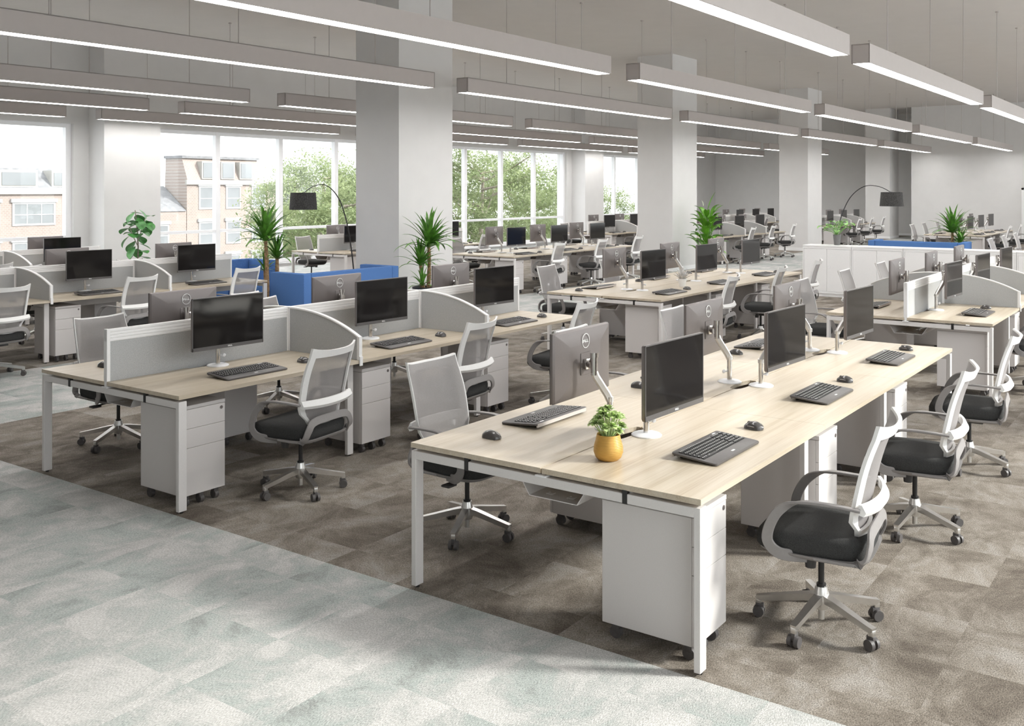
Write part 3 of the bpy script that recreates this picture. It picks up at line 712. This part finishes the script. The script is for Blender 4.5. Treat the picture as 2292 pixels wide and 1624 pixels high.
# ---------------------------------------------------------------- blue sofas
def make_sofa(L_, Dp, H):
    # long back at y 0, seat towards +y, wings at both ends
    t = thing('sofa', '', 'sofa', group='blue high-back sofas'); th = .14
    MB().box(th+.004, L_-th-.004, 0, th, .03, H, bev=.012).build('back_panel', 'sofa', t, 40)
    for x in (0, L_-th): MB().box(x, x+th, 0, Dp, .03, H, bev=.012).build('wing', 'sofa', t, 40)
    hw_ = (L_-2*th)/2
    for k in range(2): MB().box(th+k*hw_+.004, th+(k+1)*hw_-.004, th+.003, Dp-.02, .26, .44, bev=.03, seg=3).build('seat_cushion', 'sofa', t, 50)
    MB().box(th, L_-th, th+.01, Dp-.05, .06, .26).build('seat_base', 'sofa', t, 0)
    for x in (.06, L_-.06):
        for y in (.06, Dp-.06): MB().cyl((x, y, 0), (x, y, .035), .02, n=12).build('foot', 'black', t)
    return t
o = make_sofa(1.95, .70, .85); o.location = (9.43, 10.30, 0); o['label'] = 'blue high-back sofa left of the first column, its back towards the front desks'
o = make_sofa(1.95, .70, .85); o.location = (11.17, 13.55, 0); o.rotation_euler = (0, 0, PI); o['label'] = 'blue high-back sofa facing the other one, behind the two-trunked palm'
o = make_sofa(1.95, .70, .93); o.location = (21.9, 6.15, 0); o.rotation_euler = (0, 0, -PI/2); o['label'] = 'blue high-back sofa showing only its top edge behind the white cupboards'

# ---------------------------------------------------------------- arc lamps
def arc_lamp(loc, rz, label):
    t = thing('arc_floor_lamp', label, 'floor lamp', loc, rz, 'black arc floor lamps')
    MB().lathe([(.001, 0), (.16, 0), (.16, .02), (.15, .03), (.02, .035), (.001, .035)], 28).build('base', 'lamp_black', t, 30)
    pth = smooth_path([(0, 0, .03), (-.05, 0, .6), (-.13, 0, 1.1), (-.25, 0, 1.55), (-.43, 0, 1.90), (-.70, 0, 2.10), (-.98, 0, 2.09), (-1.20, 0, 1.98)], 8)
    MB().tube(pth, lambda q: .013-.007*q, 8).build('stem', 'lamp_black', t)
    s = MB(); s.lathe([(.205, 1.98), (.228, 1.70)], 36, (-1.22, 0, 0)); bm = s.bm
    for f in [f for f in bm.faces if len(f.verts) > 4]: bm.faces.remove(f)
    s.lathe([(.202, 1.979), (.225, 1.701)], 36, (-1.22, 0, 0))
    for f in [f for f in bm.faces if len(f.verts) > 4]: bm.faces.remove(f)
    so = s.build('lamp_shade', 'shade_cloth', t, 30)
    MB().cyl((-1.22, 0, 1.93), (-1.22, 0, 1.80), .02, n=12).cyl((-1.22, 0, 1.99), (-1.22, 0, 1.92), .006, n=8).box(-1.42, -1.02, -.003, .003, 1.975, 1.979).build('lamp_holder', 'lamp_black', so)
arc_lamp((12.42, 12.25, 0), 0, 'black arc floor lamp before the windows, behind the pair of blue sofas')
arc_lamp((20.3, 6.46, 0), PI/2, 'black arc floor lamp behind the white cupboards')

# ---------------------------------------------------------------- plants
def blade(b, base, az, el, L_, w_, droop, n_=9, fold=.25, prof=None, twist=0):
    # curved leaf: starts at base, heads up by el, bends down by droop
    p = Vector(base); rows = []; h = Vector((math.cos(az), math.sin(az), 0)); side = Vector((-math.sin(az), math.cos(az), 0))
    for i in range(n_+1):
        q = i/n_; e = el-droop*q*q
        d = h*math.cos(e)+Vector((0, 0, math.sin(e))); up = -h*math.sin(e)+Vector((0, 0, math.cos(e)))
        ww = w_*(prof(q) if prof else (min(1, .45+2.2*q) if q < .3 else 1)*(1-q)**.55 if q < 1 else 0)
        sd = (side*math.cos(twist*q)+up*math.sin(twist*q))
        rows.append([p+sd*ww/2+up*ww*fold, p, p-sd*ww/2+up*ww*fold])
        p = p+d*(L_/n_)
    b.grid(rows)
def oval(q): return max(.03, math.sin(PI*min(1, q**.8))**.8)
def palm(loc, rz, label, stems, pot, seed, wall=None):
    random.seed(seed); t = thing('potted_palm', label, 'plant', loc, rz, 'potted palms')
    if pot == 'black': MB().lathe([(.10, 0), (.17, 0), (.20, .42), (.205, .48), (.185, .48), (.18, .44), (.001, .44)], 28).build('pot', 'pot_black', t, 40); zb = .43
    else: MB().lathe([(.10, 0), (.17, 0), (.19, .36), (.175, .36), (.17, .33), (.001, .33)], 28).build('pot', 'pot_black', t, 40); zb = .32
    MB().lathe([(.001, zb+.016), (.165, zb+.016), (.165, zb+.01)], 20).build('soil', 'soil', t, 0)
    for (x, y, h, L_, nl) in stems:
        r0 = .03
        pth = smooth_path([(x, y, zb), (x*1.15+.01, y*1.15, zb+(h-zb)*.5), (x*1.3, y*1.3+.01, h)], 6)
        tr = MB(); rows = []
        tr.tube(pth, lambda q: (.036-.010*q)*(1+.08*math.sin(q*60)), 12); tr.build('trunk', 'bark', t, 50)
        lf = MB(); top = pth[-1]
        for i in range(nl):
            q = i/nl; az = i*2.39996+random.uniform(-.2, .2); el = 1.45-1.25*q**1.1+random.uniform(-.1, .1)
            k_ = random.uniform(.8, 1.08); dr_ = .35+1.1*q*random.uniform(.7, 1.2)
            if wall is not None and math.sin(az+rz)*L_*math.cos(el-.3*dr_)+top[1] > wall: az = -az-2*rz; 
            blade(lf, (top[0], top[1], top[2]-.05*q+.02), az, el, L_*k_, L_*.16, dr_, 9, .14)
        lf.build('leaves', 'leaf_palm', t, 60)
palm((9.90, 11.55, 0), 0.3, 'tall green palm with two trunks rising behind the near blue sofa', [(-.05, .02, 1.28, .56, 40), (.08, -.05, 1.0, .40, 30), (.06, .10, .82, .30, 20)], 'small', 3)
palm((12.0, 10.30, 0), 0, 'green palm in a black pot before the first column', [(.06, -.02, 1.12, .62, 44), (-.05, .02, .83, .46, 32), (-.11, -.06, .52, .34, 18)], 'black', 5, .36)
palm((23.3, 4.66, 0), 2.0, 'green palm rising beside the blue sofa behind the white cupboards', [(.05, .0, 1.10, .60, 44), (-.06, .05, .86, .40, 30)], 'small', 9)
def lily(loc, label):
    random.seed(4); t = thing('potted_lily', label, 'plant', loc)
    MB().lathe([(.10, 0), (.165, 0), (.18, .1), (.185, .40), (.17, .40), (.165, .36), (.001, .36)], 30).build('pot', 'pot_white', t, 40)
    MB().lathe([(.001, .372), (.164, .372), (.164, .362)], 20).build('soil', 'soil', t, 0)
    lf = MB(); st = MB()
    for i in range(50):
        q = i/50; az = i*2.39996; h = .42+.98*q**.9+random.uniform(-.06, .06); r = (.10+.16*random.random())*(1-.5*q)
        bx, by = .25*r*math.cos(az), .25*r*math.sin(az); e = random.uniform(.35, 1.0)+.3*q
        p = (r*math.cos(az), r*math.sin(az), h); st.tube([(bx, by, .36), (bx*1.5, by*1.5, .36+(h-.36)*.6), p], .006, 5)
        blade(lf, p, az, e, random.uniform(.30, .44), random.uniform(.13, .185), random.uniform(1.0, 1.9), 8, .18, oval)
    blade(lf, (.04, .0, 1.50), -1.2, 1.25, .52, .13, .25, 9, .2, oval); blade(lf, (.06, -.02, 1.36), -.9, .75, .48, .13, .3, 9, .2, oval)
    st.tube([(.01, 0, .36), (.03, 0, 1.0), (.04, 0, 1.52)], .009, 6)
    st.build('stems', 'leaf_lily', t, 60); lf.build('leaves', 'leaf_lily', t, 60)
    fb = MB()
    for az, h in ((.4, 1.35), (2.3, 1.62), (-.6, 1.22), (1.5, 1.0)):
        blade(fb, (.09*math.cos(az), .09*math.sin(az), h), az, 1.35, .16, .06, .3, 7, .3, oval)
    fb.build('flowers', 'flower', t, 60)
lily((22.55, 10.22, 0), 'tall broad-leaved lily in a white pot before the middle column')
def fig(loc, label):
    random.seed(12); t = thing('potted_fig', label, 'plant', loc)
    MB().lathe([(.10, 0), (.17, 0), (.19, .36), (.175, .36), (.17, .33), (.001, .33)], 28).build('pot', 'pot_white', t, 40)
    MB().lathe([(.001, .345), (.168, .345), (.168, .335)], 20).build('soil', 'soil', t, 0)
    MB().tube(smooth_path([(0, 0, .33), (.02, .01, .9), (0, .02, 1.3), (-.04, .02, 1.62)], 6), lambda q: .017-.008*q, 8).tube([(.01, .01, 1.0), (.14, .02, 1.3), (.20, .02, 1.52)], .009, 6).tube([(.02, .01, .9), (-.14, -.03, 1.15), (-.2, -.04, 1.3)], .009, 6).build('trunk', 'trunk_grey', t, 60)
    lf = MB()
    def wide(q): return max(.05, math.sin(PI*min(1, q**1.25))**.7)
    spots = [((0, .02, .70+.052*i), i*2.4) for i in range(19)]+[((.15+.012*i, .02, 1.3+.06*i), i*2.1+.5) for i in range(5)]+[((-.15, -.03, 1.12+.05*i), i*1.9+2.4) for i in range(5)]
    for p, az in spots:
        blade(lf, (p[0]+.04*math.cos(az), p[1]+.04*math.sin(az), p[2]), az, random.uniform(-.9, .5), random.uniform(.22, .31), random.uniform(.19, .25), random.uniform(.3, .9), 8, .10, wide)
    lf.build('leaves', 'leaf_fig', t, 60)
fig((11.55, 17.4, 0), 'dark green big-leaved fig standing before the left pilaster')
def succulent(loc, label):
    random.seed(21); t = thing('potted_succulent', label, 'plant', loc)
    MB().lathe([(.034, 0), (.048, .001), (.062, .014), (.071, .040), (.069, .068), (.061, .095), (.056, .118), (.055, .123), (.051, .119), (.050, .108), (.001, .108)], 44).build('pot', 'gold', t, 40)
    MB().lathe([(.001, .111), (.0495, .111), (.0495, .106)], 16).build('soil', 'soil', t, 0)
    lf = MB(); st = MB()
    def rnd(q): return max(.12, math.sin(PI*min(1, .12+.88*q))**.5)
    for i in range(30):
        a = i*2.39996; q = (i+.5)/30; r = .080*math.sqrt(q); h = .135+.112*math.sqrt(max(0, 1-.96*q))-.01*(i % 3)
        c_ = Vector((r*math.cos(a), r*math.sin(a), h)); st.tube([(.3*r*math.cos(a), .3*r*math.sin(a), .105), c_], .003, 5)
        tilt = Vector((math.cos(a), math.sin(a), 0))*q
        for ring, (cnt, el, L_) in enumerate(((3, 1.15, .016), (5, .65, .023), (6, .12, .027))):
            for k in range(cnt):
                az = k*2*PI/cnt+ring*.5+i
                e2 = el-.55*(tilt.x*math.cos(az)+tilt.y*math.sin(az))
                blade(lf, c_-Vector((0, 0, .003*ring)), az, e2, L_*random.uniform(.85, 1.15), L_*.98, .55, 4, .12, rnd)
    st.build('stems', 'leaf_succulent', t, 60); lf.build('leaves', 'leaf_succulent', t, 60)
succulent((4.09, 2.36, T), 'leafy succulent in a round gold pot on the frontmost desk bank')
def white_plant(loc, label):
    random.seed(2); t = thing('potted_plant', label, 'plant', loc)
    MB().lathe([(.030, 0), (.040, .001), (.056, .105), (.051, .105), (.049, .09), (.001, .09)], 28).build('pot', 'pot_white', t, 40)
    lf = MB()
    for i in range(26):
        az = i*2.39996; el = 1.45-1.0*(i/26)
        blade(lf, (.012*math.cos(az), .012*math.sin(az), .09), az, el, random.uniform(.13, .18), .032, .3, 6, .25, oval)
    lf.build('leaves', 'leaf_grey', t, 60)
white_plant((11.96, 5.77, T), 'small pale grey leafy plant in a white pot on the middle desk bank')
def vase_plant(loc, label):
    random.seed(6); t = thing('potted_plant', label, 'plant', loc)
    MB().lathe([(.04, 0), (.055, .001), (.075, .20), (.070, .20), (.066, .17), (.001, .17)], 28).build('pot', 'pot_grey', t, 40)
    lf = MB(); st = MB()
    def heart(q): return max(.05, math.sin(PI*min(1, (q*.86+.10)))**.75)
    for i in range(30):
        az = i*2.39996; e = random.uniform(.5, 1.3); L_ = random.uniform(.16, .34)
        p = Vector((L_*math.cos(az)*math.cos(e), L_*math.sin(az)*math.cos(e), .17+L_*math.sin(e)))
        st.tube(smooth_path([(0, 0, .16), p*.5+Vector((0, 0, .11)), p], 4), .004, 5)
        blade(lf, p, az, random.uniform(-.2, .5), random.uniform(.09, .13), random.uniform(.08, .12), 1.2, 6, .15, heart)
    st.build('stems', 'leaf_light', t, 60); lf.build('leaves', 'leaf_light', t, 60)
vase_plant((18.95, 5.90, .97), 'small bright green plant in a dark grey pot on the white cupboards')

# ---------------------------------------------------------------- outside: street, buildings, trees
struct(MB().box(-60, 200, 22, 190, -9.2, -9).build('street', 'street', None, 0))
def building(name, loc, w_, d_, h, facade, label, rows, roof=None, bands=()):
    t = thing(name, label, 'building', loc)
    MB().box(0, w_, 0, d_, 0, h).build('facade', facade, t, 0)
    for (z0, z1) in bands: MB().box(-.15, w_+.15, -.18, 0, z0, z1).build('cornice', 'stone', t, 0)
    for (z, hh, x0, ww, gap, cnt) in rows:
        for i in range(cnt):
            x = x0+i*(ww+gap)
            f = MB().box(x, x+ww, -.06, .0, z, z+.12).box(x, x+ww, -.06, 0, z+hh-.12, z+hh).box(x+.002, x+.12, -.055, .01, z+.11, z+hh-.11).box(x+ww-.12, x+ww-.002, -.055, .01, z+.11, z+hh-.11).box(x-.1, x+ww+.1, -.14, .02, z+hh-.004, z+hh+.22)
            m = max(1, int(ww/.9))
            for j in range(1, m): f.box(x+ww*j/m-.03, x+ww*j/m+.03, -.05, -.004, z+.1, z+hh-.1)
            f.box(x+.1, x+ww-.1, -.046, -.006, z+hh*.45, z+hh*.45+.05)
            fo = f.build('window', 'ext_frame', t, 0)
            MB().box(x+.05, x+ww-.05, -.03, -.01, z+.05, z+hh-.05).build('pane', 'ext_glass', fo, 0)
    if roof: roof(t)
    return t
def roof1(t):
    MB().prism([(-.1, 11.15), (1.2, 12.4), (12, 12.4), (12, 11.15)], 'x', -.1, 17).build('roof', 'roof_slate', t, 0)
    for i in range(5):
        d = MB().box(.5+3.3*i, 2.9+3.3*i, -.05, 1.3, 11.2, 12.25).build('dormer', 'stone', t, 0)
        MB().box(.65+3.3*i, 2.75+3.3*i, -.08, -.05, 11.3, 12.1).build('pane', 'ext_glass', d, 0)
building('brick_building', (20.0, 60, -9), 16.9, 12, 11.15, 'brick', 'pale red brick building with dormers seen through the leftmost window', [(8.8, 1.45, .7, 2.75, .75, 5), (6.3, 1.5, .7, 2.75, .75, 5)], roof1, [(10.75, 11.15)])
def roof2(t):
    MB().prism([(-.05, 11.75), (.6, 13.35), (2.5, 13.35), (2.58, 11.75)], 'x', .0, 6.8).build('roof', 'brick', t, 0)
    MB().box(-.1, 6.9, .4, 2.6, 13.3, 13.5).build('parapet', 'roof_slate', t, 0)
    for x in (1.2, 2.9, 4.6):
        d = MB().box(x, x+1.25, -.12, 1, 11.8, 13.1).build('dormer', 'stone', t, 0)
        MB().box(x+.12, x+1.13, -.15, -.11, 11.9, 13.0).build('pane', 'ext_glass', d, 0)
building('brick_building', (43.8, 60, -9), 12.5, 2.6, 11.75, 'brick', 'taller pale brick building with mansard roof seen beside the trees', [(9.6, 1.7, 1.0, 1.35, 1.05, 5), (7.0, 1.7, 1.0, 1.35, 1.05, 5), (4.6, 1.6, 1.0, 1.35, 1.05, 5)], roof2, [(11.4, 11.75)])
building('brick_building', (37.1, 60, -9), 6.65, 10, 9.5, 'brick', 'low brick building with slate roof between the two taller brick buildings', [(7.1, 1.5, 1.0, 1.6, 1.0, 2)], lambda t: MB().prism([(-.1, 9.5), (2.6, 11.3), (10, 11.3), (10, 9.5)], 'x', -.1, 6.6).build('roof', 'roof_slate', t, 0) and None)
building('white_building', (74, 72, -9), 42, 14, 16.2, 'facade_white', 'white building with small windows seen behind the trees', [(6.5+2.9*i, 1.2, 1.5, 1.3, 2.2, 11) for i in range(3)])
import array
def make_tree(seed, R, zc, hz, nl, label):
    rnd = random.Random(seed); t = thing('tree', label, 'tree', group='trees outside the windows')
    tk = MB(); tk.tube(smooth_path([(0, 0, -9), (.1, 0, -5), (0, .1, -1.5), (.1, 0, zc+hz*.5)], 6), lambda q: .26-.19*q, 8)
    tips = []
    for i in range(26):
        z = -4.2+(zc+hz*.6+4.2)*rnd.random(); a = rnd.random()*2*PI; l = R*(.45+.5*rnd.random())*(1-.35*max(0, (z-zc)/hz))
        e = rnd.uniform(.1, .8); p1 = Vector((l*.5*math.cos(a), l*.5*math.sin(a), z+l*.3*e)); p2 = Vector((l*math.cos(a), l*math.sin(a), z+l*.75*e))
        tk.tube(smooth_path([(0, 0, z), p1, p2], 4), lambda q: .07*(1-q)+.012, 5); tips += [p1, p2, p1.lerp(p2, .5)]
    tk.build('trunk', 'trunk_grey', t, 60)
    vs_, fs = [], []
    cl = list(tips)
    while len(cl) < 330:
        p = Vector((rnd.gauss(0, .5), rnd.gauss(0, .5), rnd.gauss(0, .5)))
        if p.length > 1.0: continue
        p = p.normalized()*(p.length**.55); cl.append(Vector((p.x*R, p.y*R, zc+p.z*hz)))
    per = nl//len(cl)
    for c_ in cl:
        sr = rnd.uniform(.45, .85)
        for k in range(per):
            p = c_+Vector((rnd.gauss(0, .5)*sr, rnd.gauss(0, .5)*sr, rnd.gauss(0, .32)*sr))
            a = rnd.random()*2*PI; e = rnd.uniform(-.9, .15); L_ = rnd.uniform(.13, .24); w_ = L_*.19
            d = Vector((math.cos(a)*math.cos(e), math.sin(a)*math.cos(e), math.sin(e))); s = d.cross(Vector((rnd.uniform(-.5, .5), rnd.uniform(-.5, .5), 1))).normalized()
            b = len(vs_); vs_ += [p, p+d*L_*.45+s*w_, p+d*L_, p+d*L_*.45-s*w_]; fs.append((b, b+1, b+2, b+3))
    me = bpy.data.meshes.new('foliage'); me.from_pydata([tuple(v) for v in vs_], [], fs); me.materials.append(M['tree_leaf'])
    o = bpy.data.objects.new('foliage', me); C.objects.link(o); o.parent = t
    return t
tr1 = make_tree(1, 3.9, .3, 3.2, 40000, 'leafy tree outside the second window, right of the brick buildings'); tr1.location = (31.2, 31.5, -.9)
tr2 = make_tree(2, 5.2, .9, 3.9, 52000, 'big leafy tree filling the third window'); tr2.location = (40.0, 30.5, 0)
def tree_copy(src, loc, rz, s, label):
    o = copy_tree(src); o.location = loc; o.rotation_euler = (0, 0, rz); o.scale = (s, s, s); o['label'] = label
tree_copy(tr1, (48.0, 34, 0), 2.0, 1.0, 'leafy tree right of the big tree in the third window')
tree_copy(tr1, (57.0, 33.5, -.4), 4.0, .8, 'small leafy tree in the narrow window left of the middle column')
tree_copy(tr1, (36.2, 38, .3), 1.0, 1.05, 'leafy tree farther back beside the first column')
tree_copy(tr1, (24.2, 36, -3.0), 5.1, .62, 'small low tree before the brick buildings')
